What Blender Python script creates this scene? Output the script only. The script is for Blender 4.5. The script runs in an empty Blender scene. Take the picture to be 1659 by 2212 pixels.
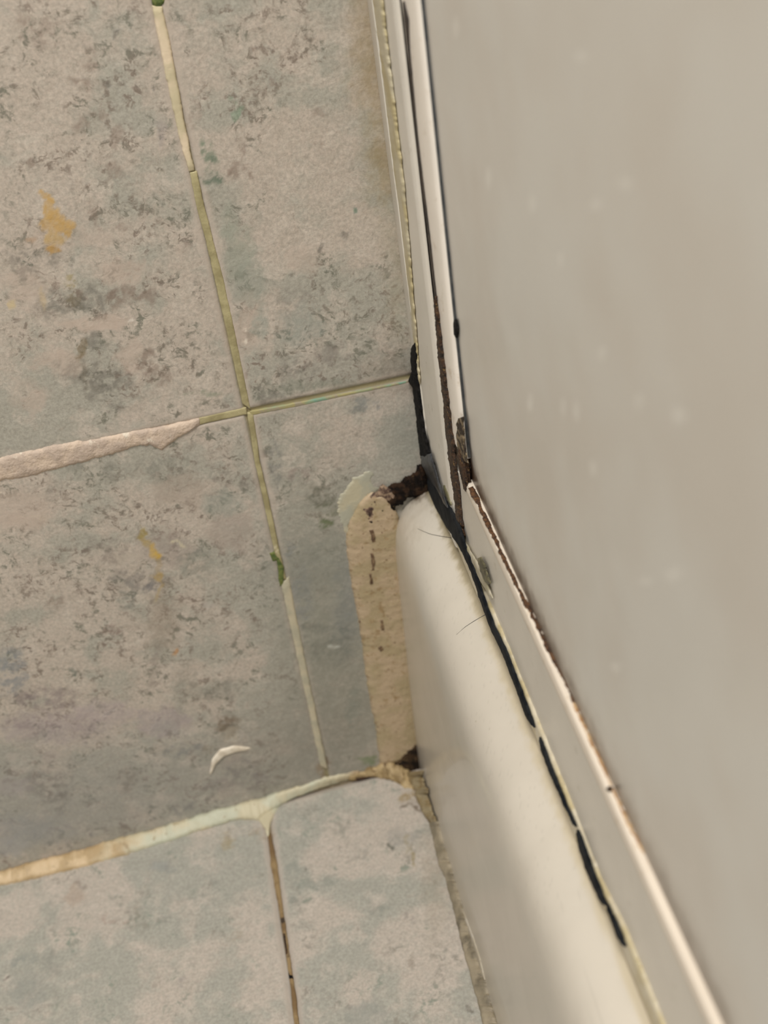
import bpy, bmesh, math, random
import numpy as np
from mathutils import Vector, Matrix

# ------------------------------------------------------------------ camera, light, exposure
F = 2769.67                                    # focal length in pixels of the 1659x2212 frame
CAM = np.array([-0.04654538, -0.29515478, 0.32529115])
RR = np.array([[0.97281749, -0.19595211, -0.12340541],
               [-0.21473736, -0.56385319, -0.7974694],
               [0.08668328, 0.80229194, -0.59060448]])   # rows: camera right, down, forward
scene = bpy.context.scene
col = scene.collection
cd = bpy.data.cameras.new('camera')
cam = bpy.data.objects.new('camera', cd)
col.objects.link(cam)
M = Matrix.Identity(4)
for i in range(3):
    M[i][0] = RR[0][i]; M[i][1] = -RR[1][i]; M[i][2] = -RR[2][i]; M[i][3] = CAM[i]
cam.matrix_world = M
cd.sensor_fit = 'VERTICAL'; cd.sensor_height = 36.0; cd.lens = F * 36.0 / 2212
cd.clip_start = 0.01
cd.dof.use_dof = True; cd.dof.focus_distance = 0.315; cd.dof.aperture_fstop = 15.0
scene.camera = cam
scene.view_settings.view_transform = 'Standard'
scene.view_settings.look = 'None'
scene.view_settings.gamma = 1.0
scene.view_settings.use_curve_mapping = False
scene.view_settings.exposure = 0.0
wd = bpy.data.worlds.new('room_light'); scene.world = wd; wd.use_nodes = True
wd.node_tree.nodes['Background'].inputs[0].default_value = (1.0, 0.985, 0.955, 1)
wd.node_tree.nodes['Background'].inputs[1].default_value = 0.52


def area(name, loc, target, size, power, color):
    ld = bpy.data.lights.new(name, 'AREA'); ld.shape = 'DISK'; ld.size = size
    ld.energy = power; ld.color = color
    o = bpy.data.objects.new(name, ld); col.objects.link(o)
    o.location = loc
    o.rotation_euler = (Vector(target) - Vector(loc)).to_track_quat('-Z', 'Y').to_euler()
    return o


area('ceiling_light', (-0.16, -0.54, 1.22), (0, 0, 0.1), 0.35, 12.0, (1.0, 0.97, 0.925))

# ------------------------------------------------------------------ helpers
random.seed(4)


def lin(c):
    out = []
    for v in c[:3]:
        v = v / 255.0
        out.append(v / 12.92 if v <= 0.04045 else ((v + 0.055) / 1.055) ** 2.4)
    return tuple(out)


def ray(x, y):
    return RR.T @ np.array([(x - 829.5) / F, (y - 1106.0) / F, 1.0])


def onX(p, X):
    r = ray(*p); return CAM + (X - CAM[0]) / r[0] * r


def onY(p, Y=0.0):
    r = ray(*p); return CAM + (Y - CAM[1]) / r[1] * r


def onZ(p, Z):
    r = ray(*p); return CAM + (Z - CAM[2]) / r[2] * r


FA, FB = 0.0465, 0.0042                          # the floor falls gently: z = FA*x + FB


def onF(p, up=0.0):
    r = ray(*p); t = (FA * CAM[0] + FB + up - CAM[2]) / (r[2] - FA * r[0]); return CAM + t * r


def onC(p, up=0.0):                              # side face of the tray: leaning plane through base and shoulder
    (x0, z0), (x1, z1) = (-0.0163, 0.002), (-0.0134, 0.088)
    n = np.array([-(z1 - z0), 0, x1 - x0]); n /= np.linalg.norm(n)
    r = ray(*p); t = (n @ (np.array([x0, 0, z0]) + n * up - CAM)) / (n @ r); return CAM + t * r


def vnoise(x, y, seed=0):
    x = np.asarray(x, float); y = np.asarray(y, float)
    xi = np.floor(x).astype(np.int64); yi = np.floor(y).astype(np.int64)
    fx = x - xi; fy = y - yi
    fx = fx * fx * (3 - 2 * fx); fy = fy * fy * (3 - 2 * fy)

    def h(a, b):
        n = (a * 374761393 + b * 668265263 + seed * 1442695041) & 0xffffffff
        n = ((n ^ (n >> 13)) * 1274126177) & 0xffffffff
        return ((n ^ (n >> 16)) & 0xffff) / 65535.0
    return (h(xi, yi) * (1 - fx) + h(xi + 1, yi) * fx) * (1 - fy) + (h(xi, yi + 1) * (1 - fx) + h(xi + 1, yi + 1) * fx) * fy


def fbm(x, y, seed=0, o=4, g=0.55):
    s = 0; a = 1; t = 0
    for i in range(o):
        s = s + a * vnoise(x * 2 ** i + 17.3 * i, y * 2 ** i + 9.1 * i, seed + i); t += a; a *= g
    return s / t                                 # 0..1


def sstep(a, b, x):
    t = np.clip((x - a) / (b - a), 0, 1); return t * t * (3 - 2 * t)


def tag(o, label=None, cat=None, group=None, kind=None):
    for k, v in (('label', label), ('category', cat), ('group', group), ('kind', kind)):
        if v: o[k] = v
    return o


def mesh(name, verts, faces, mat, parent=None, smooth=True):
    me = bpy.data.meshes.new(name)
    me.from_pydata([tuple(float(c) for c in v) for v in verts], [], faces)
    me.materials.append(mat)
    if smooth: me.polygons.foreach_set('use_smooth', [True] * len(me.polygons))
    me.update()
    o = bpy.data.objects.new(name, me); col.objects.link(o)
    if parent: o.parent = parent
    return o


def empty(name, loc):
    o = bpy.data.objects.new(name, None); col.objects.link(o); o.location = loc
    o.empty_display_size = 0.02
    return o


def child(o, root):
    o.parent = root; o.location = -root.location
    return o


def extrude_profile(name, prof, ys, mat, root=None, axis='Y', wob=0.0):
    """closed (x, other) profile swept along an axis; ys = stations"""
    n = len(prof); V = []; Fc = []
    for y in ys:
        for (a, b) in prof:
            V.append((a, y, b) if axis == 'Y' else (a, b, y))
    for i in range(len(ys) - 1):
        for j in range(n):
            k = (j + 1) % n
            Fc.append((i * n + j, i * n + k, (i + 1) * n + k, (i + 1) * n + j))
    Fc.append(tuple(range(n))[::-1]); Fc.append(tuple((len(ys) - 1) * n + j for j in range(n)))
    o = mesh(name, V, Fc, mat, smooth=True)
    bm = bmesh.new(); bm.from_mesh(o.data); bmesh.ops.recalc_face_normals(bm, faces=bm.faces)
    for e in bm.edges:
        if len(e.link_faces) == 2 and e.calc_face_angle(0) > 0.6: e.smooth = False
    bm.to_mesh(o.data); bm.free()
    if root: child(o, root)
    return o


def resample(P, n):
    P = np.array(P, float); d = np.r_[0, np.cumsum(np.linalg.norm(np.diff(P, axis=0), axis=1))]
    t = np.linspace(0, d[-1], n)
    return np.stack([np.interp(t, d, P[:, k]) for k in range(P.shape[1])], 1)


def ribbon(name, Lp, Rp, mat, fL, fR=None, h=0.0004, jag=0.0, m=9, step=3.0, base=0.0002, seed=1,
           rough=0.0, normal=None, root=None, closed_back=True, taper=True):
    """bead of sealant or dirt between two outlines, domed, closed at the back"""
    fR = fR or fL
    Lp = np.array(Lp, float); Rp = np.array(Rp, float)
    ln = max(np.linalg.norm(np.diff(Lp, axis=0), axis=1).sum(), np.linalg.norm(np.diff(Rp, axis=0), axis=1).sum())
    n = max(4, int(ln / step))
    L = resample(Lp, n); Rr = resample(Rp, n)
    rs = np.arange(n) * step
    if jag:
        for arr, sd in ((L, seed), (Rr, seed + 50)):
            d = (L - Rr); d /= (np.linalg.norm(d, axis=1, keepdims=True) + 1e-6)
            a = (fbm(rs / 14.0, rs * 0 + sd, sd, 4, 0.65) - 0.5) * 2 * jag
            arr += d * a[:, None]
    V = []; Fc = []
    A = np.array([fL(p) for p in L]); B = np.array([fR(p) for p in Rr])
    for i in range(n):
        t = A[min(i + 1, n - 1)] - A[max(i - 1, 0)]
        w = B[i] - A[i]
        nn = normal if normal is not None else np.cross(t, w)
        nn = np.array(nn, float); nn /= (np.linalg.norm(nn) + 1e-12)
        if nn @ (CAM - A[i]) < 0: nn = -nn
        e = min(1.0, min(i, n - 1 - i) / 4.0) if taper else 1.0
        wid = np.linalg.norm(w)
        for j in range(m):
            s = j / (m - 1)
            dome = (1 - (2 * s - 1) ** 4) ** 0.5 if 0 < j < m - 1 else 0.0
            hh = h * dome * e
            if rough and 0 < j < m - 1:
                hh += rough * e * (fbm(rs[i] / 5.0, s * wid * 2500, seed + 7, 3) - 0.5)
            V.append(A[i] + w * s + nn * hh)
        V.append(B[i] - nn * base); V.append(A[i] - nn * base)
    q = m + 2
    for i in range(n - 1):
        for j in range(q):
            k = (j + 1) % q
            Fc.append((i * q + j, i * q + k, (i + 1) * q + k, (i + 1) * q + j))
    Fc.append(tuple(range(q))); Fc.append(tuple((n - 1) * q + j for j in range(q))[::-1])
    o = mesh(name, V, Fc, mat)
    bm = bmesh.new(); bm.from_mesh(o.data); bmesh.ops.recalc_face_normals(bm, faces=bm.faces); bm.to_mesh(o.data); bm.free()
    if root: child(o, root)
    return o


def grow_line(name, P, W, mat, f, **k):
    """ribbon from a centre line and pixel widths"""
    P = np.array(P, float); W = np.array(W, float) * np.ones(len(P))
    t = np.gradient(P, axis=0); t /= np.linalg.norm(t, axis=1, keepdims=True)
    nrm = np.stack([-t[:, 1], t[:, 0]], 1)
    return ribbon(name, P + nrm * W[:, None] / 2, P - nrm * W[:, None] / 2, mat, f, **k)


# ---- node helpers
def newmat(name):
    m = bpy.data.materials.new(name); m.use_nodes = True
    nt = m.node_tree; b = nt.nodes['Principled BSDF']
    return m, nt, b


def N(nt, t, **k):
    n = nt.nodes.new(t)
    for a, v in k.items(): setattr(n, a, v)
    return n


def noise(nt, scale, detail=4, rough=0.55, vec=None, dist=0.0):
    n = N(nt, 'ShaderNodeTexNoise'); n.inputs['Scale'].default_value = scale
    n.inputs['Detail'].default_value = detail; n.inputs['Roughness'].default_value = rough
    n.inputs['Distortion'].default_value = dist
    if vec is None:
        tc = N(nt, 'ShaderNodeTexCoord'); vec = tc.outputs['Object']
    nt.links.new(vec, n.inputs['Vector'])
    return n.outputs['Fac']


def mapr(nt, v, a, b, c=0.0, d=1.0, smooth=True):
    n = N(nt, 'ShaderNodeMapRange'); n.interpolation_type = 'SMOOTHSTEP' if smooth else 'LINEAR'
    n.inputs['From Min'].default_value = a; n.inputs['From Max'].default_value = b
    n.inputs['To Min'].default_value = c; n.inputs['To Max'].default_value = d
    nt.links.new(v, n.inputs['Value']); return n.outputs['Result']


def math_(nt, op, a, b=None):
    n = N(nt, 'ShaderNodeMath'); n.operation = op
    for i, v in enumerate((a, b)):
        if v is None: continue
        if isinstance(v, (int, float)): n.inputs[i].default_value = v
        else: nt.links.new(v, n.inputs[i])
    return n.outputs[0]


def mixc(nt, fac, a, b, blend='MIX'):
    n = N(nt, 'ShaderNodeMix'); n.data_type = 'RGBA'; n.blend_type = blend
    if isinstance(fac, (int, float)): n.inputs[0].default_value = fac
    else: nt.links.new(fac, n.inputs[0])
    for i, v in ((6, a), (7, b)):
        if isinstance(v, tuple): n.inputs[i].default_value = (*v[:3], 1)
        else: nt.links.new(v, n.inputs[i])
    return n.outputs[2]


def bump(nt, b, h, strength, dist):
    n = N(nt, 'ShaderNodeBump'); n.inputs['Strength'].default_value = strength; n.inputs['Distance'].default_value = dist
    nt.links.new(h, n.inputs['Height']); nt.links.new(n.outputs[0], b.inputs['Normal'])


def simple(name, c1, c2=None, scale=400, rough=0.5, lo=0.4, hi=0.6, bmp=0.0, c3=None, scale3=900, lo3=0.6, hi3=0.68, spec=0.5, detail=4):
    m, nt, b = newmat(name)
    b.inputs['Roughness'].default_value = rough
    b.inputs['Specular IOR Level'].default_value = spec
    if c2 is None:
        b.inputs['Base Color'].default_value = (*lin(c1), 1)
    else:
        f = mapr(nt, noise(nt, scale, detail), lo, hi)
        c = mixc(nt, f, lin(c1), lin(c2))
        if c3: c = mixc(nt, mapr(nt, noise(nt, scale3, 5, 0.65), lo3, hi3), c, lin(c3))
        nt.links.new(c, b.inputs['Base Color'])
    if bmp: bump(nt, b, noise(nt, scale * 2, 5, 0.6), bmp, 0.001)
    return m


# ---- tile material: 'tone' = (green amount, dark speck amount, plain edge band), 'stain' = colour + mask in 'stain_mask'
def tile_mat(name, pink, green, dark, veil):
    m, nt, b = newmat(name)
    b.inputs['Roughness'].default_value = 0.42
    b.inputs['Specular IOR Level'].default_value = 0.35
    at = N(nt, 'ShaderNodeAttribute'); at.attribute_name = 'tone'
    sp = N(nt, 'ShaderNodeSeparateColor'); nt.links.new(at.outputs['Color'], sp.inputs[0])
    tc = N(nt, 'ShaderNodeTexCoord')
    # gentle domain warp
    wn = N(nt, 'ShaderNodeTexNoise'); wn.inputs['Scale'].default_value = 160; wn.inputs['Detail'].default_value = 3
    nt.links.new(tc.outputs['Object'], wn.inputs['Vector'])
    vm = N(nt, 'ShaderNodeVectorMath'); vm.operation = 'MULTIPLY_ADD'
    nt.links.new(wn.outputs['Color'], vm.inputs[0]); vm.inputs[1].default_value = (0.006, 0.006, 0.006)
    nt.links.new(tc.outputs['Object'], vm.inputs[2]); wv = vm.outputs[0]
    big = noise(nt, 62, 6, 0.6, wv)
    gfac = mapr(nt, math_(nt, 'ADD', big, math_(nt, 'MULTIPLY', math_(nt, 'SUBTRACT', sp.outputs[0], 0.5), 0.40)), 0.43, 0.59)
    base = mixc(nt, gfac, lin(pink), lin(green))
    # soft clouds of lighter glaze
    cl = mapr(nt, noise(nt, 150, 5, 0.6, wv), 0.50, 0.68, 0, 0.8)
    base = mixc(nt, cl, base, lin(veil))
    fine = mapr(nt, noise(nt, 620, 5, 0.65), 0.35, 0.7, 0, 0.35)
    base = mixc(nt, fine, base, lin(green))
    gr = mapr(nt, noise(nt, 1100, 4, 0.7), 0.3, 0.7, -0.15, 0.15)
    hs = N(nt, 'ShaderNodeHueSaturation'); nt.links.new(base, hs.inputs['Color']); nt.links.new(math_(nt, 'ADD', gr, 1.0), hs.inputs['Value']); base = hs.outputs[0]
    # dark squiggles: ridges of a noise, only where a broader noise allows
    rid = math_(nt, 'ABSOLUTE', math_(nt, 'SUBTRACT', noise(nt, 190, 5, 0.62, wv), 0.5))
    rid = mapr(nt, rid, 0.0, 0.06, 1.0, 0.0)
    gate = mapr(nt, math_(nt, 'ADD', noise(nt, 85, 3, 0.5), math_(nt, 'MULTIPLY', math_(nt, 'SUBTRACT', sp.outputs[1], 0.5), 0.5)), 0.47, 0.60)
    veins = math_(nt, 'MULTIPLY', math_(nt, 'MULTIPLY', rid, gate), mapr(nt, noise(nt, 360, 4), 0.44, 0.60))
    spk = mapr(nt, noise(nt, 300, 5, 0.62, wv), 0.55, 0.66)
    spk = math_(nt, 'MULTIPLY', spk, mapr(nt, gate, 0, 1, 0.25, 1.0))
    dk = math_(nt, 'MAXIMUM', math_(nt, 'MULTIPLY', veins, 0.75), math_(nt, 'MULTIPLY', spk, 0.8))
    dcol = mixc(nt, mapr(nt, noise(nt, 70, 2), 0.42, 0.58), lin(dark), lin((dark[0] - 12, dark[1] + 2, dark[2] + 0)))
    dk = math_(nt, 'MULTIPLY', dk, 1.05)
    c = mixc(nt, dk, base, dcol)
    # plain edge band of each tile
    c = mixc(nt, math_(nt, 'MULTIPLY', sp.outputs[2], 0.8), c, lin(pink))
    # stains with their own shapes, plus highlights painted on the wall glaze
    st = N(nt, 'ShaderNodeAttribute'); st.attribute_name = 'stain'
    c = mixc(nt, st.outputs['Alpha'], c, st.outputs['Color'])
    nt.links.new(c, b.inputs['Base Color'])
    hb = math_(nt, 'ADD', noise(nt, 230, 5, 0.6, wv), math_(nt, 'MULTIPLY', noise(nt, 90, 3, 0.5), 1.2))
    bump(nt, b, hb, 0.55, 0.0006)
    nt.links.new(mapr(nt, noise(nt, 300, 3), 0.3, 0.7, 0.3, 0.55), b.inputs['Roughness'])
    return m


WALL = tile_mat('wall_tile_glaze', (185, 173, 160), (166, 162, 150), (120, 107, 96), (195, 184, 171))
FLOOR = tile_mat('floor_tile_glaze', (178, 168, 157), (157, 155, 145), (136, 131, 121), (184, 174, 163))
ENAMEL = None


def axis_coords(fine0, fine1, d, lo, hi):
    a = np.arange(fine0, fine1, d)
    left = []; x = fine0; s = d
    while x > lo: s *= 1.35; x -= s; left.append(x)
    right = []; x = a[-1]; s = d
    while x < hi: s *= 1.35; x += s; right.append(x)
    return np.array(left[::-1] + list(a) + right)


def tile_grid(name, U, Vv, pos, mat, tone, stain):
    nu, nv = len(U), len(Vv)
    uu, vv = np.meshgrid(U, Vv, indexing='ij')
    P = pos(uu, vv).reshape(-1, 3)
    me = bpy.data.meshes.new(name)
    idx = np.arange(nu * nv).reshape(nu, nv)
    q = np.stack([idx[:-1, :-1], idx[1:, :-1], idx[1:, 1:], idx[:-1, 1:]], -1).reshape(-1, 4)
    me.vertices.add(len(P)); me.vertices.foreach_set('co', P.astype(np.float32).ravel())
    me.loops.add(q.size); me.loops.foreach_set('vertex_index', q.astype(np.int32).ravel())
    me.polygons.add(len(q)); me.polygons.foreach_set('loop_start', np.arange(0, q.size, 4, dtype=np.int32))
    me.update(calc_edges=True)
    me.polygons.foreach_set('use_smooth', [True] * len(q))
    for nm, arr in (('tone', tone(uu, vv)), ('stain', stain(uu, vv))):
        ca = me.color_attributes.new(nm, 'FLOAT_COLOR', 'POINT')
        ca.data.foreach_set('color', arr.reshape(-1, 4).astype(np.float32).ravel())
    me.materials.append(mat); me.validate()
    o = bpy.data.objects.new(name, me); col.objects.link(o)
    return o


def blobs(uu, vv, lst, f, kx, warp=0.0016, wscale=300, soft=0.35, seed=3):
    """returns rgba: blobs given in (px, py, rx, ry, colour, alpha[, angle]) on the surface"""
    out = np.zeros(uu.shape + (4,)); out[..., :3] = 0.3
    du = (fbm(uu * wscale, vv * wscale, seed, 4) - 0.5) * 2 * warp * 1.6
    dv = (fbm(uu * wscale + 31, vv * wscale + 7, seed + 9, 4) - 0.5) * 2 * warp * 1.6
    hf = fbm(uu * 700, vv * 700, seed + 21, 4, 0.6); sp_ = 0.15 + 0.85 * sstep(0.42, 0.56, fbm(uu * 520, vv * 520, seed + 41, 4, 0.65))
    tex = 0.72 + 0.28 * sstep(0.35, 0.6, fbm(uu * 1100, vv * 1100, seed + 61, 3))
    for bl in lst:
        px, py, rx, ry, c, a = bl[:6]; so = bl[6] if len(bl) > 6 else soft
        p = f((px, py)); q1 = f((px + rx, py)); q2 = f((px, py + ry))
        c0 = p[list(kx)]; e1 = q1[list(kx)] - c0; e2 = q2[list(kx)] - c0
        det = e1[0] * e2[1] - e1[1] * e2[0]
        x = uu + du - c0[0]; y = vv + dv - c0[1]
        s = (x * e2[1] - y * e2[0]) / det; t = (-x * e1[1] + y * e1[0]) / det
        d = np.sqrt(s * s + t * t)
        a = a * tex
        m = (1 - sstep(1 - so, 1 + so, d + 0.7 * (hf - 0.5))) * a
        if sum(c[:3]) < 400 and rx > 9 and len(bl) < 7: m = m * sp_
        cc = np.array(lin(c))
        na = out[..., 3] + m * (1 - out[..., 3])
        w = np.where(na > 1e-6, m / np.maximum(na, 1e-6), 0)
        out[..., :3] = out[..., :3] * (1 - w[..., None]) + cc * w[..., None]
        out[..., 3] = na
    return out


# ------------------------------------------------------------------ wall
GX, GZ, PITCH = -0.0468, 0.1500, 0.2


def gdist(u, v, g0, g1, p=PITCH):
    du = np.abs((u - g0 + p / 2) % p - p / 2); dv = np.abs((v - g1 + p / 2) % p - p / 2)
    return du, dv


def wall_gd(x, z):
    du = np.abs((x - GX + PITCH / 2) % PITCH - PITCH / 2)
    dv = np.abs((z - GZ + PITCH / 2) % PITCH - PITCH / 2)
    dv = np.where(z < 0.1, np.abs(z - (FA * x + FB)) + 0.0, dv)
    return np.minimum(du, dv)


def wall_pos(x, z):
    d = wall_gd(x, z)
    h = -0.0006 * (1 - sstep(0.0003, 0.0015, d))
    h += 0.00030 * (fbm(x * 55, z * 55, 5, 4) - 0.5) * sstep(0.001, 0.006, d)
    # shallow round chip in the tile
    c = onY((500, 1583)); r = np.sqrt((x - c[0]) ** 2 + (z - c[2]) ** 2)
    h += -0.0007 * (1 - sstep(0.0018, 0.0042, r))
    return np.stack([x, -h, z], -1)


tone_w = [  # px, py, rx, ry, value   (greener > 0.5)
    (90, 200, 200, 200, 0.25), (280, 230, 120, 160, 0.62), (330, 420, 90, 160, 0.55), (120, 560, 150, 60, 0.12), (190, 640, 120, 40, 0.85),
    (60, 700, 120, 70, 0.3), (190, 760, 110, 60, 0.8), (80, 900, 200, 70, 0.95), (270, 690, 60, 50, 0.1), (400, 700, 90, 150, 0.3),
    (640, 120, 160, 140, 0.55), (640, 330, 130, 130, 0.2), (500, 560, 50, 120, 0.95), (650, 480, 120, 80, 0.3), (700, 640, 130, 90, 0.7),
    (560, 760, 40, 70, 0.2), (700, 790, 150, 50, 0.85), (820, 560, 60, 150, 0.6), (690, 960, 60, 60, 0.15), (800, 950, 110, 70, 0.9),
    (640, 960, 60, 40, 0.7), (640, 1150, 120, 150, 0.97), (700, 1400, 140, 200, 1.0), (300, 1010, 200, 50, 0.8), (60, 1090, 90, 60, 0.1),
    (180, 1060, 90, 70, 0.85), (430, 1080, 90, 90, 0.2), (520, 1130, 60, 60, 0.6), (150, 1250, 160, 90, 0.3), (450, 1290, 90, 90, 0.7),
    (100, 1400, 200, 80, 0.35), (330, 1430, 180, 80, 0.4), (130, 1560, 160, 70, 0.25), (330, 1560, 120, 50, 0.3), (200, 1720, 300, 90, 0.8), (560, 1620, 160, 120, 0.75)]
speck_w = [(90, 100, 90, 90, 0.8), (230, 180, 120, 200, 0.75), (230, 430, 110, 120, 0.75), (230, 640, 150, 60, 0.8), (210, 800, 100, 80, 0.9),
           (340, 760, 90, 120, 0.75), (80, 860, 160, 70, 0.25), (560, 150, 90, 170, 0.7), (650, 330, 100, 90, 0.2), (700, 800, 160, 70, 0.9),
           (760, 650, 110, 90, 0.7), (820, 300, 60, 300, 0.15), (850, 900, 60, 80, 0.15), (700, 950, 80, 60, 0.35), (230, 1200, 220, 130, 0.75),
           (430, 1300, 200, 200, 0.7), (700, 1150, 90, 120, 0.6), (730, 1500, 100, 150, 0.2), (500, 1030, 120, 50, 0.8), (100, 1500, 160, 80, 0.75), (330, 1700, 260, 90, 0.6)]


def valuemap(uu, vv, lst, f, kx, default):
    num = np.full(uu.shape, default * 0.35); den = np.full(uu.shape, 0.35)
    for px, py, rx, ry, val in lst:
        p = f((px, py)); q1 = f((px + rx, py)); q2 = f((px, py + ry))
        c0 = p[list(kx)]; e1 = q1[list(kx)] - c0; e2 = q2[list(kx)] - c0
        det = e1[0] * e2[1] - e1[1] * e2[0]
        x = uu - c0[0]; y = vv - c0[1]
        s = (x * e2[1] - y * e2[0]) / det; t = (-x * e1[1] + y * e1[0]) / det
        w = np.exp(-(s * s + t * t) * 1.2) * 1.6
        num += w * val; den += w
    return num / den


def wall_tone(x, z):
    d = wall_gd(x, z)
    a = np.ones(x.shape + (4,))
    a[..., 0] = valuemap(x, z, tone_w, onY, (0, 2), 0.45)
    a[..., 1] = valuemap(x, z, speck_w, onY, (0, 2), 0.5)
    a[..., 2] = 1 - sstep(0.0014, 0.0030, d + 0.0008 * (fbm(x * 400, z * 400, 8) - 0.5))
    return a


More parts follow.
